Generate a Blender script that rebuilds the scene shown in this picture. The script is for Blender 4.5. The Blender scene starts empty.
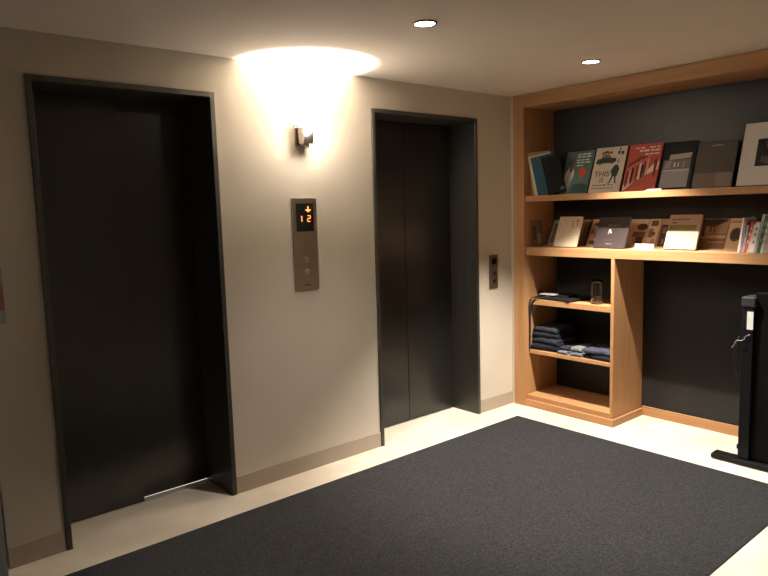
import bpy, bmesh, math, random
from mathutils import Vector, Matrix, noise
S = bpy.context.scene
C = S.collection
rnd = random.Random(7)
H = 2.4
D = 0.345          # depth of the upper shelves
DL = 0.388         # depth of the bays below them
# ------------------------------------------------------------------ materials
MATS = {}
def mat(name, col, rough=0.6, metal=0.0, spec=0.5, emit=None, estr=0.0, trans=0.0, ior=1.45):
    if name in MATS: return MATS[name]
    m = bpy.data.materials.new(name); m.use_nodes = True
    b = m.node_tree.nodes['Principled BSDF']
    b.inputs['Base Color'].default_value = (*col, 1)
    b.inputs['Roughness'].default_value = rough
    b.inputs['Metallic'].default_value = metal
    b.inputs['Specular IOR Level'].default_value = spec
    b.inputs['IOR'].default_value = ior
    b.inputs['Transmission Weight'].default_value = trans
    if emit:
        b.inputs['Emission Color'].default_value = (*emit, 1)
        b.inputs['Emission Strength'].default_value = estr
    MATS[name] = m
    return m
def noisy(name, c1, c2, scale=(5, 5, 5), rough=0.6, metal=0.0, spec=0.5, detail=4, bump=0.0, bscale=None, lo=0.3, hi=0.7, rvar=0.0):
    m = mat(name, c1, rough, metal, spec)
    nt = m.node_tree; N = nt.nodes; L = nt.links
    b = N['Principled BSDF']
    tc = N.new('ShaderNodeTexCoord'); mp = N.new('ShaderNodeMapping')
    mp.inputs['Scale'].default_value = scale
    L.new(tc.outputs['Object'], mp.inputs['Vector'])
    n = N.new('ShaderNodeTexNoise'); n.inputs['Scale'].default_value = 1; n.inputs['Detail'].default_value = detail
    L.new(mp.outputs[0], n.inputs['Vector'])
    r = N.new('ShaderNodeValToRGB')
    r.color_ramp.elements[0].position = lo; r.color_ramp.elements[0].color = (*c1, 1)
    r.color_ramp.elements[1].position = hi; r.color_ramp.elements[1].color = (*c2, 1)
    L.new(n.outputs['Fac'], r.inputs['Fac']); L.new(r.outputs['Color'], b.inputs['Base Color'])
    if rvar:
        mr = N.new('ShaderNodeMapRange'); mr.inputs['To Min'].default_value = rough - rvar; mr.inputs['To Max'].default_value = rough + rvar
        L.new(n.outputs['Fac'], mr.inputs['Value']); L.new(mr.outputs[0], b.inputs['Roughness'])
    if bump:
        n2 = n
        if bscale:
            n2 = N.new('ShaderNodeTexNoise'); n2.inputs['Scale'].default_value = bscale; n2.inputs['Detail'].default_value = 3
            L.new(tc.outputs['Object'], n2.inputs['Vector'])
        bp = N.new('ShaderNodeBump'); bp.inputs['Strength'].default_value = bump; bp.inputs['Distance'].default_value = 0.002
        L.new(n2.outputs['Fac'], bp.inputs['Height']); L.new(bp.outputs[0], b.inputs['Normal'])
    return m
M_wall = noisy('plaster', (.50, .45, .37), (.53, .48, .395), (3, 3, 3), .85, spec=.2, bump=.15, bscale=140)
M_ceil = noisy('ceiling_paint', (.60, .54, .47), (.63, .57, .50), (2, 2, 2), .9, spec=.15, bump=.1, bscale=120)
M_base = noisy('vinyl_skirting', (.33, .275, .215), (.36, .30, .235), (4, 4, 4), .6, spec=.3)
M_floor = noisy('pale_stone', (.60, .525, .42), (.74, .66, .55), (2.6, 3.4, 3), .42, spec=.4, detail=7, lo=.35, hi=.68, rvar=.08)
M_bluewall = noisy('blue_grey_paint', (.42, .46, .52), (.45, .49, .55), (3, 3, 3), .8, spec=.2)
M_door = noisy('dark_brushed_steel', (.058, .058, .055), (.060, .060, .057), (1.2, 1.2, 90), .30, metal=.8, spec=.5, detail=3)
M_frame = noisy('dark_frame_steel', (.065, .062, .056), (.085, .08, .072), (50, 50, 1.5), .42, metal=.6, spec=.5, rvar=.04)
M_sill = mat('aluminium_sill', (.65, .63, .60), .45, .6)
M_black = mat('black_plastic', (.010, .010, .011), .55, spec=.25)
M_blackr = mat('black_rubber', (.01, .01, .01), .7)
M_gap = mat('shaft_dark', (.004, .004, .004), .9)
def oak(name, scale):
    m = noisy(name, (.35, .178, .074), (.46, .255, .118), scale, .48, spec=.35, detail=6, lo=.28, hi=.72, bump=.12)
    return m
M_oakv = oak('oak_upright', (38, 38, 1.3))
M_oakh = oak('oak_level', (38, 1.3, 38))
M_back = noisy('charcoal_laminate', (.0165, .016, .0155), (.020, .0195, .019), (6, 6, 6), .42, spec=.24)
M_steel = noisy('brushed_stainless', (.44, .39, .33), (.52, .465, .40), (4, 4, 220), .34, metal=1.0, rvar=.05)
M_bronze = noisy('bronze_plate', (.17, .125, .085), (.22, .16, .11), (4, 4, 180), .4, metal=.8)
M_chrome = mat('polished_chrome', (.80, .76, .70), .14, 1.0)
M_white = mat('white_paper', (.78, .75, .70), .6)
M_cream = mat('cream_paper', (.72, .64, .50), .6)
M_pages = mat('page_block', (.70, .64, .52), .8)
M_glassb = mat('black_glass', (.008, .008, .008), .12)
M_red_led = mat('orange_led', (.8, .15, .05), .5, emit=(1.0, .20, .05), estr=3.5)
M_lamp = mat('lamp_lens', (1, 1, 1), .5, emit=(1.0, .86, .68), estr=60)
M_clear = mat('clear_glass', (1, 1, 1), .02, trans=1.0)
def carpet_mat():
    m = noisy('charcoal_loop_carpet', (.017, .0173, .018), (.038, .0385, .041), (110, 110, 110), .95, spec=.08, detail=5, bump=1.0, bscale=150, lo=.34, hi=.68)
    return m
M_carpet = carpet_mat()
# ------------------------------------------------------------------ mesh helpers
def box(bm, x0, x1, y0, y1, z0, z1, bev=0.0, mi=0, seg=2):
    v = [bm.verts.new(p) for p in ((x0,y0,z0),(x1,y0,z0),(x1,y1,z0),(x0,y1,z0),(x0,y0,z1),(x1,y0,z1),(x1,y1,z1),(x0,y1,z1))]
    fs = [bm.faces.new([v[i] for i in q]) for q in ((0,3,2,1),(4,5,6,7),(0,1,5,4),(1,2,6,5),(2,3,7,6),(3,0,4,7))]
    for f in fs: f.material_index = mi
    if bev:
        es = list({e for f in fs for e in f.edges})
        r = bmesh.ops.bevel(bm, geom=es, offset=bev, segments=seg, affect='EDGES', profile=.5)
        for f in r['faces']: f.material_index = mi
def lathe(bm, prof, cx=0, cy=0, n=28, mi=0, closed=False):
    rings = []
    for r, z in prof:
        rings.append([bm.verts.new((cx + r*math.cos(2*math.pi*k/n), cy + r*math.sin(2*math.pi*k/n), z)) for k in range(n)])
    for a, b in zip(rings, rings[1:] + ([rings[0]] if closed else [])):
        for k in range(n):
            f = bm.faces.new((a[k], a[(k+1)%n], b[(k+1)%n], b[k])); f.material_index = mi; f.smooth = True
    if not closed:
        for rg, flip in ((rings[0], True), (rings[-1], False)):
            f = bm.faces.new(rg[::-1] if flip else rg); f.material_index = mi
def tube(bm, pts, r, n=8, mi=0):
    # smooth path through pts
    P = [Vector(p) for p in pts]; path = []
    for i in range(len(P)-1):
        p0 = P[max(i-1,0)]; p1 = P[i]; p2 = P[i+1]; p3 = P[min(i+2,len(P)-1)]
        for k in range(6):
            t = k/6
            path.append(.5*((2*p1)+(-p0+p2)*t+(2*p0-5*p1+4*p2-p3)*t*t+(-p0+3*p1-3*p2+p3)*t**3))
    path.append(P[-1])
    rings = []
    up = Vector((.13,.31,.94)).normalized()
    for i, p in enumerate(path):
        d = (path[min(i+1,len(path)-1)] - path[max(i-1,0)]).normalized()
        a = d.cross(up)
        if a.length < .05: a = d.cross(Vector((1,0,0)))
        a.normalize(); b = d.cross(a)
        rings.append([bm.verts.new(p + r*(a*math.cos(2*math.pi*k/n)+b*math.sin(2*math.pi*k/n))) for k in range(n)])
    for a, b in zip(rings, rings[1:]):
        for k in range(n):
            f = bm.faces.new((a[k], a[(k+1)%n], b[(k+1)%n], b[k])); f.smooth = True; f.material_index = mi
    bm.faces.new(rings[0][::-1]); bm.faces.new(rings[-1])
def obj(name, bm, mats, parent=None, loc=None, rot=None):
    bmesh.ops.recalc_face_normals(bm, faces=bm.faces[:])
    me = bpy.data.meshes.new(name); bm.to_mesh(me); bm.free()
    if not isinstance(mats, (list, tuple)): mats = [mats]
    for m in mats: me.materials.append(m)
    o = bpy.data.objects.new(name, me); C.objects.link(o)
    if parent: o.parent = parent
    if loc: o.location = loc
    if rot: o.rotation_euler = rot
    return o
def tag(o, label=None, cat=None, group=None, kind=None):
    if label: o['label'] = label
    if cat: o['category'] = cat
    if group: o['group'] = group
    if kind: o['kind'] = kind
    return o
def thing(name, label, cat, loc=(0,0,0), rot=(0,0,0), group=None):
    o = bpy.data.objects.new(name, None); C.objects.link(o)
    o.empty_display_size = .05
    o.location = loc; o.rotation_euler = rot
    return tag(o, label, cat, group)
def part(name, boxes, m, parent=None, bev=0.0):
    bm = bmesh.new()
    for b in boxes: box(bm, *b, bev=bev)
    return obj(name, bm, m, parent)
def struct(name, boxes, m, bev=0.0):
    return tag(part(name, boxes, m, None, bev), kind='structure')
# ------------------------------------------------------------------ room
E1 = (-3.397, -2.499); E2 = (-1.429, -0.435); HE = 2.211; XS = -.042
XL = -3.64
struct('floor', [(-6.2, .8, -5.2, .95, -.1, 0)], M_floor)
def ceiling():
    bm = bmesh.new(); box(bm, -6.2, .8, -5.2, .6, H, H+.1)
    return tag(obj('ceiling', bm, M_ceil), kind='structure')
ceiling()
struct('wall_back', [
    (XL, E1[0], 0, .42, 0, H), (E1[1], E2[0], 0, .42, 0, H), (E2[1], XS, 0, .42, 0, H),
    (E1[0], E1[1], 0, .42, HE, H), (E2[0], E2[1], 0, .42, HE, H), (XS, .42, 0, .42, 0, H)], M_wall)
struct('wall_left', [(-6.1, -3.685, -.25, .42, 0, H)], M_bluewall)
struct('wall_rear', [(-6.1, .42, -5.12, -5.0, 0, H)], M_wall)
struct('wall_far_left', [(-6.2, -6.1, -5.12, .42, 0, H)], M_wall)
struct('wall_right', [(DL+.02, DL+.12, -5.0, 0, 0, H), (XS, DL+.02, -5.0, -2.66, 0, H)], M_wall)
struct('trim_1', [(XS+.0, XS+.006, -.024, 0, 0, H)], M_wall)
for i, (a, b) in enumerate(((XL, E1[0]-.002), (E1[1]+.002, E2[0]-.002), (E2[1]+.002, XS))):
    n = ('baseboard_left', 'baseboard_centre', 'baseboard_right')[i]
    struct(n, [(a, b, -.007, 0, 0, .10)], M_base, bev=.0015)
# carpet inlaid
bm = bmesh.new(); box(bm, -5.4, -.29, -2.155, -.246, 0, .006, bev=.002)
tag(obj('floor_carpet', bm, M_carpet), 'large rectangular charcoal loop carpet lying on the pale stone floor', 'carpet')
# ------------------------------------------------------------------ elevators
def elevator(n, x0, x1, rec, seam, frec2, label):
    r = bpy.data.objects.new('door_%d' % n, None); C.objects.link(r); r.location = (0, 0, 0)
    tag(r, label, kind='structure')
    t = .026
    part('door_frame', [(x0, x0+t, -.012, rec+.06, 0, HE), (x1-t, x1, -.012, rec+.06, 0, HE), (x0+t, x1-t, -.012, rec+.06, HE-t, HE)], M_frame, r, bev=.0015)
    part('door_leaf', [(x0+t, seam, rec, rec+.022, .004, HE-t)], M_door, r, bev=.002)
    part('door_leaf', [(seam-.02 if n == 1 else seam+.004, x1-t, rec+frec2, rec+frec2+.022, .009 + (.005 if n == 1 else 0), HE-t)], M_door, r, bev=.002)
    part('sill', [(x0+t, x1-t, rec-.004, rec+.13, 0, .0025)], M_sill, r)
    part('lift_car', [(x0, x1, .9, .92, 0, HE), (x0-.02, x0, .36, .92, 0, HE), (x1, x1+.02, .36, .92, 0, HE), (x0, x1, .36, .92, HE, HE+.02)], M_gap, r)
    return r
elevator(1, *E1, .268, -2.92, .030, 'wide dark steel lift doors on the left')
elevator(2, *E2, .250, -.935, .0, 'dark steel lift doors beside the bookcase')
# ------------------------------------------------------------------ lift indicator panel
def cyl_y(bm, cx, cz, y0, y1, r, n=24, mi=0):
    a = [bm.verts.new((cx+r*math.cos(2*math.pi*k/n), y0, cz+r*math.sin(2*math.pi*k/n))) for k in range(n)]
    b = [bm.verts.new((cx+r*math.cos(2*math.pi*k/n), y1, cz+r*math.sin(2*math.pi*k/n))) for k in range(n)]
    for k in range(n):
        f = bm.faces.new((a[k], a[(k+1)%n], b[(k+1)%n], b[k])); f.smooth = True; f.material_index = mi
    bm.faces.new(a[::-1]).material_index = mi; bm.faces.new(b).material_index = mi
def arrow(bm, cx, cz, w, h, y0, y1):
    pts = [(-.09,.5),(.09,.5),(.09,-.05),(.5,-.05),(0,-.5),(-.5,-.05),(-.09,-.05)]
    a = [bm.verts.new((cx+u*w, y0, cz+v*h)) for u, v in pts]; b = [bm.verts.new((cx+u*w, y1, cz+v*h)) for u, v in pts]
    bm.faces.new(a); bm.faces.new(b[::-1])
    for k in range(len(pts)):
        bm.faces.new((a[k], a[(k+1)%len(pts)], b[(k+1)%len(pts)], b[k]))
def text_bm(s, size, align='CENTER', weight=0.0, shear=0.0):
    cu = bpy.data.curves.new('lettering', 'FONT'); cu.body = s; cu.size = size; cu.align_x = align; cu.align_y = 'CENTER'; cu.extrude = .0002
    cu.offset = weight; cu.shear = shear
    o = bpy.data.objects.new('lettering', cu); C.objects.link(o)
    dg = bpy.context.evaluated_depsgraph_get(); dg.update()
    me = bpy.data.meshes.new_from_object(o.evaluated_get(dg))
    bm = bmesh.new(); bm.from_mesh(me)
    bpy.data.meshes.remove(me); bpy.data.objects.remove(o); bpy.data.curves.remove(cu)
    bmesh.ops.transform(bm, matrix=Matrix.Rotation(math.radians(90), 4, 'X'), verts=bm.verts[:])
    return bm
ip = thing('indicator_panel', 'tall stainless call panel with lit orange floor display between the two lifts', 'lift panel', (-1.964, -.001, 1.384))
bm = bmesh.new(); box(bm, -.085, .085, -.010, 0, -.27, .27, bev=.002); obj('plate', bm, M_steel, ip)
bm = bmesh.new(); box(bm, -.060, .060, -.0125, -.008, .075, .240, bev=.001)
disp = tag(obj('display', bm, M_glassb, ip), 'black display window with orange digits')
def seg_digit(bm, cx, cz, w, h, on, t=.0040, y0=-.0136, y1=-.0124):
    g = t*.25
    R_ = dict(a=(cx-w/2+g, cx+w/2-g, cz+h/2-t/2, cz+h/2+t/2), d=(cx-w/2+g, cx+w/2-g, cz-h/2-t/2, cz-h/2+t/2), g=(cx-w/2+g, cx+w/2-g, cz-t/2, cz+t/2),
        b=(cx+w/2-t/2, cx+w/2+t/2, cz+g, cz+h/2-g), c=(cx+w/2-t/2, cx+w/2+t/2, cz-h/2+g, cz-g), f=(cx-w/2-t/2, cx-w/2+t/2, cz+g, cz+h/2-g), e=(cx-w/2-t/2, cx-w/2+t/2, cz-h/2+g, cz-g))
    for s in on:
        x0, x1, z0, z1 = R_[s]; box(bm, x0, x1, y0, y1, z0, z1)
bm = bmesh.new(); seg_digit(bm, -.034, .150, .020, .034, 'bc'); obj('digit_one', bm, M_red_led, disp)
bm = bmesh.new(); seg_digit(bm, .026, .150, .020, .034, 'abged'); obj('digit_two', bm, M_red_led, disp)
bm = bmesh.new(); arrow(bm, .022, .205, .044, .034, -.0136, -.0124); obj('arrow', bm, M_red_led, disp)
for z in (-.093, -.165):
    bm = bmesh.new(); cyl_y(bm, 0, z, -.0115, -.009, .021); o = obj('button', bm, M_steel, ip)
    bm = bmesh.new(); cyl_y(bm, 0, z, -.0140, -.0115, .0165); obj('button_cap', bm, M_chrome, o)
bm = bmesh.new(); 
for k in range(7): box(bm, -.022+k*.0064, -.0175+k*.0064, -.0106, -.0098, -.246, -.240)
obj('engraving', bm, M_black, ip)
cp = thing('call_button_plate', 'small bronze call plate on the wall between the right lift and the bookcase', 'call plate', (-.264, -.001, 1.079))
bm = bmesh.new(); box(bm, -.047, .047, -.009, 0, -.127, .127, bev=.002); obj('plate', bm, M_bronze, cp)
bm = bmesh.new(); box(bm, -.022, .022, -.0115, -.008, .058, .102, bev=.001); obj('display', bm, M_glassb, cp)
for z in (-.012, -.072):
    bm = bmesh.new(); cyl_y(bm, 0, z, -.0115, -.008, .013); obj('button', bm, M_chrome, cp)
# ------------------------------------------------------------------ wall sconce
sc = thing('wall_sconce', 'small chrome uplight sconce glowing on the wall above the call panel', 'wall light', (-1.955, 0, 2.015))
bm = bmesh.new(); box(bm, -.055, -.045+.0, -.012, 0, -.062, .062, bev=.002); box(bm, -.045, .045, -.010, 0, -.062, .062, bev=.002); obj('wall_plate', bm, M_chrome, sc)
bm = bmesh.new(); box(bm, -.034, .022, -.045, -.008, -.062, -.020, bev=.003); obj('arm', bm, M_chrome, sc)
bm = bmesh.new()   # open-topped rectangular housing, flared a little towards the rim
def ring(x0, x1, y0, y1, z): return [bm.verts.new(p) for p in ((x0,y0,z),(x1,y0,z),(x1,y1,z),(x0,y1,z))]
rg = [ring(-.040,.024,-.080,-.016,-.052), ring(-.044,.030,-.090,-.014,.040), ring(-.041,.027,-.087,-.017,.040), ring(-.037,.021,-.077,-.019,-.047)]
for q, w_ in zip(rg, rg[1:]):
    for k in range(4): bm.faces.new((q[k], q[(k+1)%4], w_[(k+1)%4], w_[k]))
bm.faces.new(rg[0][::-1]); bm.faces.new(rg[-1])
obj('housing', bm, M_chrome, sc)
bm = bmesh.new(); lathe(bm, [(.004,-.024),(.012,-.02),(.014,.0),(.010,.014),(.003,.020)], cx=-.006, cy=-.050, n=16)
o = obj('bulb', bm, mat('halogen_bulb', (1,1,1), .3, emit=(1, .86, .7), estr=150), sc)
bm = bmesh.new(); box(bm, .034, .039, -.098, -.030, -.010, .070, bev=.001)
obj('glass_diffuser', bm, mat('lit_glass', (1,1,1), .4, emit=(1, .9, .78), estr=12), sc)
for dx, dz in ((.034, .060), (.034, .020)):
    bm = bmesh.new(); box(bm, dx, dx+.006, -.095, -.085, dz-.012, dz+.004, bev=.001); obj('clip', bm, M_black, sc)
# ------------------------------------------------------------------ notice at the left edge
nt_ = thing('wall_notice', 'small grey and red notice on the wall left of the wide lift', 'notice', (-3.588, -.0005, 1.24))
M_ng = mat('notice_grey', (.30, .30, .28), .6); M_nr = mat('notice_red', (.32, .13, .11), .6)
part('sheet', [(-.032, .032, -.002, 0, -.12, .13)], M_ng, nt_)
part('red_band', [(-.030, .030, -.0026, -.0018, -.06, .055)], M_nr, nt_)
# ------------------------------------------------------------------ bookcase
bc = thing('bookcase', 'built-in oak bookcase with charcoal back and open desk bay, beside the right lift', 'bookcase')
YS0, YS1 = -.024, -.122          # left stile
YE = -2.52; YW = -2.66
part('side_panel', [(XS, DL, YS1, YS0, 0, H-.002)], M_oakv, bc, bev=.0015)
part('side_panel', [(XS, DL, YW, YE, 0, H-.002)], M_oakv, bc, bev=.0015)
part('top_beam', [(XS, D, YE, YS1, 2.304, H-.002)], M_oakh, bc, bev=.0015)
part('back_panel', [(D, DL+.018, YW, YS0, 1.195, H-.002), (DL, DL+.018, YW, YS0, 0, 1.195)], M_back, bc)
Z1 = 1.645; Z2 = 1.254; YD0, YD1 = -.843, -.868
part('shelf', [(-.015, D, YE, YS1, Z1-.042, Z1)], M_oakh, bc, bev=.001)
part('shelf', [(-.014, D, YE, YS1, Z2-.062, Z2)], M_oakh, bc, bev=.001)
part('divider', [(-.013, DL, YD1, YD0, .052, Z2-.0625)], M_oakv, bc, bev=.001)
part('shelf', [(.018, DL, YD0, YS1, .808, .848)], M_oakh, bc, bev=.001)
part('shelf', [(.018, DL, YD0, YS1, .418, .446)], M_oakh, bc, bev=.001)
part('bottom_board', [(-.012, DL, YD0, YS1, .052, .088)], M_oakh, bc, bev=.001)
part('plinth', [(-.034, DL, YD1-.016, YS1, 0, .052)], M_oakh, bc, bev=.0015)
part('skirting', [(DL-.014, DL, YE, YD1-.010, 0, .070)], M_oakh, bc, bev=.0015)
# ------------------------------------------------------------------ books and cards
cc = {}
def col(name, rgb, rough=.5):
    return mat('ink_' + name, rgb, rough, spec=.2)
RZ = -math.pi/2
def leaner_root(name, label, cat, y0, y1, xb, ztop_shelf, lean, t, group=None, yaw=0, roll=0):
    th = math.radians(lean)
    r = thing(name, label, cat, (xb, (y0+y1)/2, ztop_shelf + t*math.sin(th) + .0008), (-th, math.radians(roll), RZ+math.radians(yaw)), group)
    return r
def prints(parent, w, h, items, name='cover_print', y=-.0003):
    """items: (material, [(u,v)...]) flat printed shapes on the front of a board"""
    bm = bmesh.new(); mats = []
    for i, (m, pts) in enumerate(items):
        if m not in mats: mats.append(m)
        yy = y - .00022*(1+i*.5) if len(items) < 30 else y - .0003 - .00003*i
        vs = [bm.verts.new(((u-.5)*w, yy, v*h)) for u, v in pts]
        f = bm.faces.new(vs); f.material_index = mats.index(m)
    me = bpy.data.meshes.new(name); bm.to_mesh(me); bm.free()
    for m in mats: me.materials.append(m)
    o = bpy.data.objects.new(name, me); C.objects.link(o); o.parent = parent
    return o
def rect(u0, v0, u1, v1): return [(u0,v0),(u1,v0),(u1,v1),(u0,v1)]
def ell(cu, cv, ru, rv, n=18): return [(cu+ru*math.cos(2*math.pi*k/n), cv+rv*math.sin(2*math.pi*k/n)) for k in range(n)]
def words(m, u0, u1, v, vh, n, seed=1):
    """row of small illegible printed words"""
    r = random.Random(seed); out = []; u = u0
    ws = [r.uniform(.6, 1.4) for _ in range(n)]; tot = sum(ws)*1.25
    for k in range(n):
        wd = ws[k]/tot*(u1-u0)
        out.append((m, rect(u, v, u+wd, v+vh*r.uniform(.7, 1)))); u += wd*1.25
    return out
def make_book(r, w, h, t, cover, spine_side=-1, pages=M_pages, board=.0022):
    bm = bmesh.new()
    box(bm, -w/2, w/2, 0, board, 0, h, bev=.0006)
    box(bm, -w/2, w/2, t-board, t, 0, h, bev=.0006)
    sx = -w/2 if spine_side < 0 else w/2-board
    box(bm, sx, sx+board, board, t-board, 0, h)
    obj('cover', bm, cover, r)
    bm = bmesh.new()
    x0, x1 = (-w/2+board, w/2-.004) if spine_side < 0 else (-w/2+.004, w/2-board)
    box(bm, x0, x1, board, t-board, .003, h-.003)
    obj('pages', bm, pages, r)
LX = .195; LN = 20.5; PG = 'picture books facing out on the top shelf'
def top_book(label, y0, y1, h, t, cover, name='picture_book', xb=LX, lean=LN):
    r = leaner_root(name, label, 'book', y0, y1, xb, Z1, lean, t, PG)
    w = abs(y1-y0); make_book(r, w, h, t, cover)
    return r, w, h
W_ = col('white', (.84,.81,.77)); K_ = col('black', (.014,.014,.016)); RD = col('red', (.62,.10,.07)); CR = col('cream', (.78,.70,.58))
TL = col('teal', (.11,.19,.165)); TLD = col('dark_teal', (.035,.075,.08)); SK = col('skin', (.50,.33,.24)); BR = col('brown', (.16,.08,.05))
# teal book: woman in white, red disc
r, w, h = top_book('teal picture book with a woman in white and a red disc, on the top shelf', -.272, -.508, .345, .010, TL)
it = [(TLD, [(.36,.02),(.98,.02),(.98,.18),(.80,.24),(.45,.22)]),
      (RD, ell(.70,.49,.15,.115)),
      (W_, [(.06,.02),(.16,.02),(.18,.22),(.21,.02),(.30,.02),(.34,.30),(.42,.42),(.38,.56),(.30,.64),(.20,.64),(.10,.52),(.04,.30)]),
      (SK, ell(.27,.72,.05,.055)), (BR, [(.20,.70),(.22,.80),(.29,.83),(.34,.76),(.33,.64),(.34,.54),(.27,.48),(.22,.56)])]
for k, (a, b, v) in enumerate(((.42,.92,.90),(.42,.95,.84),(.42,.90,.77),(.44,.95,.71),(.46,.70,.64))):
    it += words(W_, a, b, v, .035, 3, 10+k)
prints(r, w, h, it)
# cream book with car, figure and lettering
r, w, h = top_book('cream picture book lettered THIS IS with a car and walking figure', -.524, -.770, .352, .010, CR)
DG = col('dark_green', (.05,.065,.05)); GY = col('grey', (.30,.28,.26)); OR = col('rust', (.36,.15,.08))
it = [(DG, [(.06,.66),(.10,.74),(.22,.76),(.28,.83),(.46,.83),(.54,.76),(.70,.75),(.73,.68),(.66,.65),(.12,.64)]),
      (GY, [(.27,.77),(.30,.815),(.36,.815),(.36,.77)]), (GY, [(.39,.77),(.39,.815),(.45,.815),(.49,.77)]),
      (K_, ell(.20,.655,.055,.036)), (K_, ell(.60,.66,.055,.036)), (GY, ell(.20,.655,.025,.016)), (GY, ell(.60,.66,.025,.016)),
      (OR, ell(.26,.87,.055,.035)), (BR, ell(.36,.89,.06,.038)), (OR, ell(.46,.87,.05,.033)), (BR, ell(.53,.88,.03,.03)),
      (K_, ell(.79,.945,.03,.024)), (K_, [(.74,.82),(.74,.90),(.81,.90),(.81,.82),(.785,.82),(.785,.85),(.765,.85),(.765,.82)]), (K_, [(.85,.81),(.85,.89),(.92,.89),(.92,.81),(.895,.81),(.895,.84),(.875,.84),(.875,.81)]),
      (DG, [(.66,.36),(.64,.52),(.72,.60),(.80,.60),(.88,.50),(.84,.36),(.78,.34)]), (SK, ell(.79,.655,.028,.028)), (OR, [(.76,.68),(.80,.74),(.83,.68)]),
      (K_, [(.68,.36),(.62,.22),(.58,.21),(.58,.19),(.65,.20),(.73,.36)]), (K_, [(.76,.36),(.80,.20),(.86,.19),(.86,.21),(.83,.22),(.81,.36)]), (K_, [(.64,.52),(.60,.42),(.62,.41),(.67,.48)])]
it += words(GY, .10, .80, .15, .035, 6, 31) + words(GY, .08, .82, .085, .028, 7, 32)
prints(r, w, h, it)
def lettering(parent, s, size, u, v, w, h, m, name='lettering', weight=.0005, y=-.0016):
    bm = text_bm(s, size, 'CENTER', weight)
    bmesh.ops.translate(bm, vec=((u-.5)*w, y, v*h), verts=bm.verts[:])
    return obj(name, bm, m, parent)
lettering(r, 'THIS', .060, .34, .405, w, h, BR)
lettering(r, 'IS', .046, .36, .27, w, h, BR)
# red book
RC = col('coral_red', (.50,.11,.08)); 
r, w, h = top_book('red picture book with a crowd and white diagonal stripe, on the top shelf', -.790, -1.035, .352, .010, RC)
PK = col('pink', (.62,.38,.32)); MR = col('maroon', (.20,.04,.035))
it = [(CR, [(.02,.02),(.02,.14),(.98,.44),(.98,.60),(.92,.62),(.60,.38),(.10,.05)]), (RC, [(.30,.02),(.98,.02),(.98,.38)]),
      (MR, [(.04,.56),(.42,.74),(.62,.72),(.30,.60),(.06,.52)])]
rr = random.Random(5)
for k in range(9):
    u = .06+.07*k; v0 = .10+.028*k; hh = .37+rr.uniform(-.04,.05); c = (MR, PK, K_, RD, MR, CR, K_, MR, PK)[k]
    it += [(c, [(u,v0),(u+.06,v0+.015),(u+.065,v0+hh*.8),(u+.03,v0+hh*.9),(u,v0+hh*.75)]), (SK, ell(u+.03, v0+hh*.97, .024, .024, 10))]
it += [(MR, [(.86,.28),(.84,.62),(.90,.70),(.94,.60),(.92,.30)])]
it += words(CR, .20, .50, .90, .03, 2, 41) + words(CR, .62, .96, .90, .035, 2, 42) + words(CR, .34, .98, .83, .045, 4, 43) + words(CR, .52, .97, .76, .04, 3, 44)
prints(r, w, h, it)
# grey photo book
r, w, h = top_book('dark framed picture book with a pale grey street photograph', -1.050, -1.272, .340, .016, K_)
it = [(col('ph1', (.33,.32,.33)), rect(.06,.04,.90,.42)), (col('ph2', (.16,.15,.155)), rect(.06,.42,.90,.62)), (col('ph3', (.42,.37,.31)), [(.22,.62),(.88,.64),(.90,.75),(.24,.73)]),
      (col('ph4', (.55,.50,.46)), rect(.12,.385,.88,.41)), (W_, rect(.40,.47,.44,.56)), (W_, rect(.52,.47,.545,.55)), (GY, rect(.66,.45,.72,.57)), (GY, [(.10,.44),(.30,.44),(.34,.60),(.14,.60)])]
prints(r, w, h, it)
# brown book
r, w, h = top_book('wide grey-brown picture book with a plain cover, left of the white picture frame', -1.285, -1.532, .312, .018, col('taupe', (.065,.053,.043)), lean=19)
it = [(col('taupe2', (.15,.115,.088)), rect(.01,.01,.99,.32)), (col('taupe3', (.20,.155,.12)), rect(.60,.012,.97,.315))] + words(GY, .36, .66, .90, .03, 4, 51)
prints(r, w, h, it)
# white matted picture
fr = leaner_root('framed_picture', 'white matted picture with a small dark photograph, at the right end of the top shelf', 'picture', -1.556, -1.896, LX+.005, Z1, 18.5, .016)
w, h = .34, .412
bm = bmesh.new(); box(bm, -w/2, w/2, 0, .016, 0, h, bev=.0015); obj('frame', bm, K_, fr)
part('mat_board', [(-w/2+.004, w/2-.002, -.0012, .001, .004, h-.004)], W_, fr)
part('photograph', [(-.078, .150, -.0020, -.001, .125, .300)], K_, fr)
prints(fr, w, h, [(MR, ell(.44,.66,.03,.035)), (OR, ell(.455,.665,.015,.02)), (BR, ell(.46,.62,.04,.05)), (BR, rect(.36,.36,.41,.46)), (col('slate', (.10,.12,.14)), rect(.42,.33,.52,.45)), (BR, rect(.5,.33,.62,.5)), (SK, ell(.55,.6,.02,.03))], 'photograph_print', y=-.0019)
# angled books at the left end of the top shelf
def slant(label, x, y, w, h, t, cover, yaw=48, roll=-9, lean=0, pages=M_pages, name='picture_book'):
    rt = thing(name, label, 'book', (x, y, Z1+.001), (-math.radians(lean), math.radians(roll), RZ+math.radians(yaw)), 'slanting picture books at the left end of the top shelf')
    # origin at the near (left) lower corner
    g = rt
    bm = bmesh.new(); b = .002
    dz = w*math.sin(math.radians(-roll)) if roll < 0 else 0
    box(bm, 0, w, 0, b, 0, h, bev=.0005); box(bm, 0, w, t-b, t, 0, h, bev=.0005); box(bm, 0, b, b, t-b, 0, h)
    obj('cover', bm, cover, g)
    bm = bmesh.new(); box(bm, b, w-.004, b, t-b, .003, h-.003); obj('pages', bm, pages, g)
    return g
A_ = slant('tall tan book leaning against the oak side, rearmost of the slanting books', .035, -.140, .17, .325, .012, col('tan', (.42,.25,.12)), roll=-5)
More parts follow.
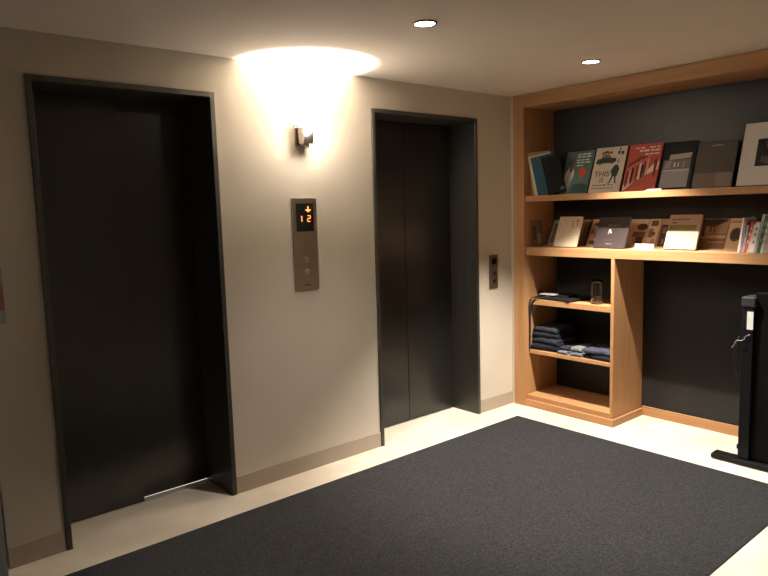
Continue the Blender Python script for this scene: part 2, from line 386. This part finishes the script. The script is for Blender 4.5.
B_ = slant('yellow book leaning between the tan and blue slanting books', .036, -.1565, .17, .300, .010, col('yellow', (.50,.36,.10)), roll=-9)
C_ = slant('thin cream book in front of the yellow slanting book', .038, -.169, .17, .298, .006, CR, roll=-10)
D_ = slant('blue book leaning behind the black slanting book', .045, -.194, .18, .288, .012, col('blue', (.045,.11,.155)), roll=-12)
E_ = slant('black book leaning in front of the blue book, foremost of the slanting books', .085, -.262, .135, .283, .010, K_, roll=-12)
prints(E_, .001, .283, [(GY, [(90.5,.07),(123.5,.07),(125.5,.14),(100.5,.16)])])
# ---- second shelf
G2 = 'photo cards standing along the back of the second shelf'
P1 = col('sepia', (.38,.27,.185)); P2 = col('sepia_pale', (.60,.48,.35)); P3 = col('sepia_dark', (.09,.06,.045)); P4 = col('sepia_mid', (.20,.13,.085)); P5 = col('umber', (.05,.035,.03))
def card(label, y0, y1, base, items, h=.222, xb=.215, lean=28, t=.004):
    r = leaner_root('photo_card', label, 'photo card', y0, y1, xb, Z2, lean, t, G2)
    w = abs(y1-y0)
    bm = bmesh.new(); box(bm, -w/2, w/2, 0, t, 0, h, bev=.0006); obj('board', bm, base, r)
    if items: prints(r, w, h, items, 'photo_print')
    return r
card('grey card with dim pictures, leftmost against the back of the second shelf', -.150, -.247, col('cardgrey', (.24,.21,.18)), [(P3, rect(.15,.1,.5,.85)), (P4, rect(.55,.3,.9,.9))])
card('brown photo card behind the left of the cream book', -.252, -.375, P1, [(P3, rect(.1,.1,.45,.9)), (P4, rect(.5,.1,.9,.5))])
card('brown photo card behind the right of the cream book', -.380, -.492, P4, [(P1, rect(.05,.1,.5,.8)), (P5, rect(.84,.0,1,1))])
it = [(P3, ell(.30,.82,.16,.06)), (P4, [(.05,.45),(.5,.5),(.9,.68),(.95,.85),(.6,.72),(.1,.62)]), (P3, ell(.45,.42,.18,.12)), (P3, ell(.3,.15,.22,.07)), (P1, rect(.65,.1,.9,.4)), (P4, ell(.75,.25,.08,.12)), (P3, ell(.9,.55,.06,.1))]
card('sepia photo card just left of the dark book', -.497, -.655, P2, it)
card('sepia photo card behind the dark book', -.660, -.800, P1, [(P3, rect(.1,.1,.9,.5))])
card('brown photo card peeping out right of the dark book', -.805, -.947, P2, [(P3, ell(.72,.72,.28,.12)), (P4, rect(.3,.36,.95,.55)), (P3, rect(.5,.08,.9,.36)), (P1, rect(.35,.1,.48,.34))])
card('narrow photo card with dark squares, right of the dark book', -.952, -1.030, P2, [(P3, rect(.2,.75,.85,.95)), (P4, rect(.1,.35,.55,.66)), (P3, rect(.35,.42,.75,.55)), (P1, rect(.5,.1,.9,.3))])
card('dark collage photo card just left of the taupe book', -1.035, -1.160, P1, [(P5, rect(.08,.06,.92,.80)), (P4, rect(.2,.5,.4,.7)), (P4, rect(.5,.2,.72,.45)), (P1, rect(.28,.14,.4,.3)), (P4, rect(.66,.55,.8,.75))])
card('brown photo card behind the taupe book', -1.165, -1.325, P4, [(P1, rect(.05,.1,.6,.9))])
it = [(P4, rect(.02,.02,.99,.34)), (P3, [(.0,.98),(.0,.80),(.35,.70),(.6,.78),(.95,.90),(.95,.98)]), (P5, [(.05,.95),(.1,.84),(.5,.80),(.8,.9),(.7,.97)]), (P3, rect(.30,.55,.36,.80)), (P3, rect(.46,.52,.50,.78)), (P4, rect(.0,.47,.98,.50)), (P2, rect(.3,.38,.98,.44)), (P1, rect(.3,.20,.98,.26)), (P3, rect(.02,.40,.12,.9))]
card('brown photo card with a dark tree and water, right of the taupe book', -1.330, -1.487, P1, it)
it = [(P3, ell(.35,.48,.24,.22)), (P5, rect(.2,.35,.52,.62)), (P3, rect(.74,.28,.98,.42)), (P4, rect(.05,.86,.6,.9)), (P4, rect(.7,.78,.95,.82))]
card('pale photo card with a dark oval, left of the upright books', -1.492, -1.640, P2, it)
# card along the left side panel
r = thing('photo_card', 'dim brown photo card leaning on the oak side of the second shelf', 'photo card', (.13, -.140, Z2+.0008), (-math.radians(4), 0, math.radians(0)), G2)
bm = bmesh.new(); box(bm, -.10, .05, 0, .003, 0, .205, bev=.0005); obj('board', bm, P4, r)
prints(r, .15, .205, [(P3, rect(-.0,.25,.3,.8)), (P1, rect(.35,.1,.7,.5))], 'photo_print', y=-.0003)
# small stand in front of cards
G3 = 'books facing out on the second shelf'
def face_book(name, label, y0, y1, h, t, cover, items, xb=.065, lean=23):
    r = leaner_root(name, label, 'book', y0, y1, xb, Z2, lean, t, G3)
    w = abs(y1-y0); make_book(r, w, h, t, cover)
    if items: prints(r, w, h, items)
    # clear prop behind the book
    bm = bmesh.new()
    box(bm, -w*.2, w*.2, t+.001, t+.004, .0, h*.6)
    o = obj('rest', bm, M_black, r)
    return r
r = face_book('paperback_book', 'cream paperback with small dark characters, leftmost book facing out on the second shelf', -.313, -.508, .238, .016, col('book_cream', (.66,.55,.40)), [(P4, rect(.80,.80,.87,.90)), (P4, rect(.83,.68,.865,.78)), (P4, rect(.64,.62,.67,.86)), (P1, rect(.55,.26,.80,.27)), (P1, ell(.3,.45,.008,.2)), (P1, ell(.55,.36,.13,.006)), (P1, rect(.1,.5,.12,.8))])
DK = col('dark_plum', (.034,.024,.024))
r = face_book('hardcover_book', 'dark brown hardcover with a small pale emblem, on the second shelf', -.650, -.893, .232, .014, DK,
     words(GY, .35, .75, .72, .02, 5, 61) + [(CR, [(.40,.52),(.44,.50),(.48,.53),(.46,.60),(.42,.60)]), (CR, ell(.49,.49,.02,.02)), (GY, ell(.41,.47,.02,.03))] + words(GY, .4, .6, .12, .015, 2, 62))
r = face_book('paperback_book', 'taupe book with a green strip and small title, on the second shelf', -1.160, -1.370, .240, .018, col('book_taupe', (.36,.26,.19)),
     words(P3, .10, .68, .84, .045, 8, 71) + words(P3, .12, .30, .74, .04, 2, 72) + [(col('olive', (.17,.15,.06)), rect(.04,.55,.90,.70)), (P4, rect(.12,.60,.22,.66))], xb=.090)
# small white card at the front of the shelf
r = thing('paper_card', 'small blank white card lying near the front of the second shelf', 'card', (.075, -1.02, Z2+.001), (0,0,0))
bm = bmesh.new(); box(bm, -.03, .03, -.065, .065, 0, .002, bev=.0004); box(bm, .027, .03, -.065, .065, 0, .035); obj('sheet', bm, M_white, r)
r = thing('paper_card', 'small pale card at the shelf edge below the dark framed picture book', 'card', (.03, -1.11, Z1+.001), (0,0,0))
bm = bmesh.new(); box(bm, -.012, .02, -.05, .05, 0, .002, bev=.0004); box(bm, .018, .02, -.05, .05, 0, .012); obj('sheet', bm, CR, r)
# upright books on the right of the second shelf (spine out, leaning right)
GS = 'upright paperbacks at the right end of the second shelf'
sp = [  # label, y at bottom left, thickness, height, depth, colour, tilt deg
 ('white book, leftmost upright one on the second shelf', .010, .208, .16, W_, 7),
 ('grey and pink slim book beside the leftmost white upright book', .012, .190, .15, col('sp_greypink', (.36,.25,.26)), 8),
 ('slim pale blue book left of the red spine', .012, .165, .13, col('sp_bluegrey', (.38,.44,.48)), 9),
 ('red spined book leaning among the upright paperbacks', .014, .185, .14, RD, 11),
 ('thin pale book just right of the red spine', .008, .170, .14, CR, 11),
 ('white spined book with small grey marks, right of the red spine', .026, .180, .14, W_, 11),
 ('tall lilac-grey book, tallest of the upright paperbacks', .014, .228, .16, col('sp_lilac', (.40,.38,.42)), 11),
 ('dark green spined book beside the tall lilac-grey one', .018, .220, .15, col('sp_green', (.05,.17,.10)), 11),
 ('white slim book right of the dark green spine', .012, .190, .15, W_, 11),
 ('pale grey slim book, second from the right among the upright paperbacks', .012, .185, .15, col('sp_grey', (.52,.50,.48)), 11),
 ('pale lilac slim book at the right edge of the picture', .014, .192, .15, col('sp_lav', (.56,.54,.58)), 11)]
y = -1.648
for lab, t, h, dp, m, tilt in sp:
    a = math.radians(tilt)
    # leaning right at the top means the lower-left... books tilt with tops towards -y
    r = thing('paperback_book', lab, 'book', (.03, y, Z2+.001+0), (a, 0, 0), GS)
    # local: x depth, y from -t..0, z up ; rotate about x tips top towards -y
    bm = bmesh.new(); b = .0015
    z0 = t*math.sin(a)
    box(bm, 0, b, -t, 0, z0, h+z0, bev=.0004); box(bm, b, dp, -b, 0, z0, h+z0); box(bm, b, dp, -t, -t+b, z0, h+z0)
    obj('cover', bm, m, r)
    bm = bmesh.new(); box(bm, b, dp-.003, -t+b, -b, z0+.002, h+z0-.002); obj('pages', bm, M_pages, r)
    if t > .011:
        bm = bmesh.new()
        for q in (.30, .55, .74):
            box(bm, -.0004, .0003, -t*.72, -t*.28, z0+h*q, z0+h*(q+.10))
        ink = {'red spined': CR}.get(lab[:10], GY if m is not GY else K_)
        obj('spine_print', bm, ink, r)
    y -= t/math.cos(a) + .0012
# ------------------------------------------------------------------ small shelf items
g = thing('phone_box', 'flat black box with cable on the upper small shelf, left end', 'box', (.11, -.28, .849), (0,0,math.radians(-8)))
bm = bmesh.new(); box(bm, -.07, .18, -.22, .12, 0, .020, bev=.003); obj('case', bm, M_black, g)
g = thing('booklet', 'black booklet lying on top of the flat black box', 'booklet', (.15, -.29, .8705), (0,0,math.radians(6)))
bm = bmesh.new(); box(bm, -.06, .10, -.12, .10, 0, .012, bev=.002); obj('cover', bm, M_black, g)
g = thing('paper_note', 'small white pad lying on the black booklet', 'note pad', (.10, -.235, .8835), (0,0,math.radians(5)))
bm = bmesh.new(); box(bm, -.045, .035, -.085, .045, 0, .007, bev=.001); obj('sheet', bm, mat('pad', (.36,.36,.36), .6), g)
bm = bmesh.new()
tube(bm, [(.09,-.20,.853),(.055,-.165,.861),(.03,-.145,.857),(.010,-.138,.83),(.008,-.136,.76),(.012,-.138,.68),(.013,-.136,.60),(.012,-.136,.52),(.012,-.134,.455)], .0058)
tube(bm, [(.12,-.30,.875),(.05,-.275,.873),(.02,-.22,.862),(.012,-.18,.851),(.008,-.15,.80),(.010,-.14,.72)], .005)
tag(obj('power_cable', bm, M_blackr), 'black cable drooping over the left end of the upper small shelf', 'cable')
def jar(label, x, y, s, handle):
    g = thing('glass_jug', label, 'glass', (x, y, .849), (0,0,math.radians(40)))
    bm = bmesh.new()
    lathe(bm, [(.040*s,.0),(.043*s,.01),(.043*s,.09*s),(.038*s,.15*s),(.041*s,.175*s),(.039*s,.175*s),(.036*s,.15*s),(.0405*s,.09*s),(.0405*s,.012),(.038*s,.007)], n=32)
    obj('vessel', bm, M_clear, g)
    if handle:
        bm = bmesh.new(); tube(bm, [(.042*s,0,.13*s),(.07*s,0,.135*s),(.078*s,0,.09*s),(.065*s,0,.045*s),(.042*s,0,.04*s)], .004); obj('handle', bm, M_clear, g)
    return g
jar('clear glass jug on the upper small shelf', .10, -.665, 1.0, True)
jar('smaller clear glass beside the jug, against the divider', .17, -.775, .72, False)
# folded cloths
cloth = {}
def cmat(n, c): return noisy('cloth_'+n, tuple(v*.8 for v in c), tuple(v*1.2 for v in c), (60,60,60), .95, spec=.1, detail=3, bump=.6, bscale=260)
def folded(label, x, y, z, w, d, th, m, seed, yaw=0, sag=0.0, tiltx=0, group='dark folded cloths on the lower small shelf', name='folded_cloth'):
    """a cloth folded once: a U ribbon with its bend towards the room (-x), w along y"""
    r = random.Random(seed); lt = th*.46; R = th/2
    prof = []
    n = 10
    # outer path: bottom from back to front, round the bend, top back
    def outer():
        pts = [(d*(1-k/8), 0.0) for k in range(8)]
        for k in range(n+1):
            a = -math.pi/2 - math.pi*k/n
            pts.append((R + R*math.cos(a), R + R*math.sin(a)))
        pts += [(R + (d-R)*(k+1)/8, th) for k in range(8)]
        return pts
    def inner():
        e = th-2*lt; Ri = max(e/2, .0006)
        pts = [(d*.99 - (d*.99-R)*k/8, th-lt) for k in range(9)]
        pts += [(R*.9, th/2)]
        pts += [(R + (d*.99-R)*k/8, lt) for k in range(9)]
        return pts
    prof = outer() + inner()
    NW = 16; bm = bmesh.new(); rings = []
    off = Vector((seed*3.1, seed*1.7, 0))
    for j in range(NW+1):
        v = j/NW; edge = min(v, 1-v)*2; puff = .78 + .22*min(1, edge*5)
        ring = []
        for (px, pz) in prof:
            nz = noise.noise(Vector((px*14, v*4, pz*30)) + off)*.006 + noise.noise(Vector((px*40, v*11, pz*60)) + off)*.002
            zz = pz*puff + nz*(pz/th*1.0) + (0)
            ring.append(bm.verts.new((px + noise.noise(Vector((v*5, pz*25, seed)))*.008, (v-.5)*w + noise.noise(Vector((px*9, pz*30, seed*2.0)))*.005, max(zz, 0) - sag*(v-.5)*px*0)))
        rings.append(ring)
    L = len(prof)
    for a, b in zip(rings, rings[1:]):
        for k in range(L):
            f = bm.faces.new((a[k], a[(k+1)%L], b[(k+1)%L], b[k])); f.smooth = True
    for ring in (rings[0], rings[-1]):
        bmesh.ops.triangle_fill(bm, use_beauty=True, use_dissolve=False, edges=[e for e in {bm.edges.get((ring[k], ring[(k+1)%L])) for k in range(L)} if e])
    o = obj(name, bm, m, None, (x, y, z), (math.radians(tiltx), 0, math.radians(yaw)))
    return tag(o, label, 'cloth', group)
NV = cmat('navy', (.015,.016,.025)); NV2 = cmat('navy_grey', (.026,.028,.038)); GG = cmat('sage_grey', (.15,.16,.15)); BL = cmat('slate_blue', (.052,.055,.085)); BG = cmat('blue_grey', (.12,.14,.17))
z = .4475
stack = [('lowest', .24, .052), ('second', .235, .044), ('third', .225, .040), ('fourth', .215, .036)]
names_ = ['navy folded cloth at the bottom of the tall stack on the lower small shelf', 'navy folded cloth second from the bottom of the tall stack', 'charcoal navy folded cloth second from the top of the tall stack', 'navy folded cloth on top of the tall stack at the left']
for k, (q, w, th) in enumerate(stack):
    folded(names_[k], .035+.006*k, -.250+.004*k, z, w, .24, th, (NV, NV2, NV, NV2)[k], 11+k, yaw=(3,-4,2,-3)[k]); z += th + .0025
folded('grey-blue folded cloth lying against the foot of the tall stack', .03, -.420, .4475, .090, .20, .026, BG, 31, yaw=-4)
folded('slate folded cloth topmost beside the foot of the tall stack', .045, -.420, .480, .080, .19, .022, NV2, 32, yaw=-7)
folded('grey-blue folded cloth at the bottom of the small middle pile', .03, -.538, .4475, .092, .20, .028, BG, 21, yaw=1)
folded('sage grey folded cloth on top of the small middle pile', .035, -.533, .4805, .088, .19, .034, GG, 22, yaw=4)
folded('dark navy folded cloth under the slate blue one, right end of lower small shelf', .03, -.708, .4475, .225, .22, .034, NV, 23, yaw=-3)
folded('slate blue folded cloth on top at the right of the lower small shelf', .028, -.708, .4860, .215, .22, .036, BL, 24, yaw=3)
# ------------------------------------------------------------------ black stand on the right
st = thing('display_stand', 'tall black stand with flat foot, white sticker and hanging wires, at the right edge', 'stand', (-.08, -1.88, 0))
def X(x): return x+.08
def Y(y): return y+1.88
M_blk = mat('black_powder_coat', (.006, .006, .008), .45, spec=.2); M_blk2 = mat('black_matt', (.003,.003,.003), .7, spec=.1)
bm = bmesh.new(); box(bm, -.045, .045, Y(-2.35), Y(-1.592), .006, .034, bev=.006); obj('foot', bm, M_blk, st)
for yy in (Y(-1.64), Y(-2.30)):
    bm = bmesh.new(); box(bm, -.03, .03, yy-.03, yy+.03, 0, .007, bev=.002); obj('foot_pad', bm, M_blackr, st)
bm = bmesh.new(); box(bm, -.020, .10, Y(-1.80), Y(-1.738), .034, .950, bev=.004); obj('column', bm, M_blk, st)
bm = bmesh.new(); box(bm, -.026, .104, Y(-1.81), Y(-1.732), .950, 1.010, bev=.008); obj('column_cap', bm, mat('cap_plastic', (.018,.018,.020), .5), st)
bm = bmesh.new(); box(bm, .0, .05, Y(-2.34), Y(-1.80), .036, 1.035, bev=.006); obj('panel', bm, M_blk2, st)
bm = bmesh.new(); box(bm, -.0212, -.0195, Y(-1.806+.006), Y(-1.766), .820, .925); obj('sticker', bm, mat('sticker_white', (.62,.62,.62), .5), st)
bm = bmesh.new(); box(bm, .02, .075, Y(-1.722), Y(-1.716), .075, .105, bev=.002); obj('latch', bm, M_blk, st)
bm = bmesh.new()
tube(bm, [(-.02, Y(-1.76), .765), (-.035, Y(-1.745), .752), (-.03, Y(-1.715), .748), (-.01, Y(-1.695), .715), (.01, Y(-1.675), .695)], .003)
tube(bm, [(-.022, Y(-1.785), .79), (-.028, Y(-1.77), .782), (-.022, Y(-1.755), .770)], .003)
obj('wire', bm, mat('wire_grey', (.16,.16,.155), .35), st)
bm = bmesh.new(); tube(bm, [(.01, Y(-1.715), .77), (.0, Y(-1.70), .70), (.01, Y(-1.69), .62), (.02, Y(-1.70), .56), (.01, Y(-1.71), .50)], .0035); obj('wire', bm, M_blackr, st)
# ------------------------------------------------------------------ ceiling downlights + lights
def spot(name, loc, power, size, blend, color=(1, .90, .79), radius=.02, rot=(0,0,0)):
    L = bpy.data.lights.new(name, 'SPOT'); L.energy = power; L.color = color; L.spot_size = math.radians(size); L.spot_blend = blend; L.shadow_soft_size = radius
    o = bpy.data.objects.new(name, L); C.objects.link(o); o.location = loc; o.rotation_euler = [math.radians(a) for a in rot]
    return o
dls = [(-1.983, -1.075, 'downlight in the ceiling nearest the wall light', 40), (-.615, -1.054, 'downlight in the ceiling in front of the bookcase', 70)]
for (x, y, lab, pw) in dls:
    d = thing('downlight', 'round recessed ' + lab, 'ceiling light', (x, y, H), (0,0,0), 'recessed ceiling downlights')
    bm = bmesh.new(); lathe(bm, [(.046,-.006),(.053,-.006),(.055,0),(.044,0)], n=32, closed=True); obj('trim_ring', bm, M_black, d)
    bm = bmesh.new(); lathe(bm, [(.045,-.003),(.045,-.0005)], n=32); obj('lens', bm, M_lamp, d)
P1W, P2W = 112, 600
spot('lamp_ceiling', (-1.983, -1.075, H-.02), P1W, 98, .9, radius=.03)
spot('lamp_ceiling', (-.535, -1.054, H-.02), P2W, 84, .6, radius=.012)
for x, y, pw in ((-3.3, -2.9, 12), (-1.9, -2.9, 50)):
    spot('lamp_ceiling', (x, y, H-.02), pw, 120, .9, radius=.04)
spot('lamp_sill_fill', (-2.80, .66, 2.1), 400, 60, .5, color=(1, .95, .88))  # unseen lamp added behind the left lift doors to brighten the sill gap
# sconce: an upward halogen beam plus the bare bulb's spill
spot('lamp_sconce', (-1.955, -.060, 2.060), 640, 106, .5, color=(1, .91, .80), radius=.012, rot=(180, 0, 0))
pl = bpy.data.lights.new('lamp_sconce_spill', 'POINT'); pl.energy = 8.5; pl.color = (1, .91, .80); pl.shadow_soft_size = .03
po = bpy.data.objects.new('lamp_sconce_spill', pl); C.objects.link(po); po.location = (-1.945, -.135, 2.035)
# ------------------------------------------------------------------ world, camera
wd = bpy.data.worlds.new('world'); S.world = wd; wd.use_nodes = True
wd.node_tree.nodes['Background'].inputs[0].default_value = (.9, .85, .8, 1); wd.node_tree.nodes['Background'].inputs[1].default_value = .02
cam = bpy.data.cameras.new('camera'); co = bpy.data.objects.new('camera', cam); C.objects.link(co)
a, b, c = [math.radians(v) for v in (40.245, -6.756, -1.692)]
f = Vector((math.sin(a)*math.cos(b), math.cos(a)*math.cos(b), math.sin(b)))
r0 = Vector((math.cos(a), -math.sin(a), 0)); u0 = r0.cross(f)
r2 = r0*math.cos(c) + u0*math.sin(c); u2 = -r0*math.sin(c) + u0*math.cos(c)
Mx = Matrix((( r2.x, u2.x, -f.x), (r2.y, u2.y, -f.y), (r2.z, u2.z, -f.z))).to_4x4()
Mx.translation = Vector((-4.139, -3.283, 1.571)); co.matrix_world = Mx
cam.sensor_width = 36; cam.lens = 658.05/768*36; cam.clip_start = .05
S.camera = co
vs = S.view_settings; vs.view_transform = 'Standard'; vs.look = 'None'; vs.gamma = 1; vs.use_curve_mapping = False
vs.exposure = 0.0
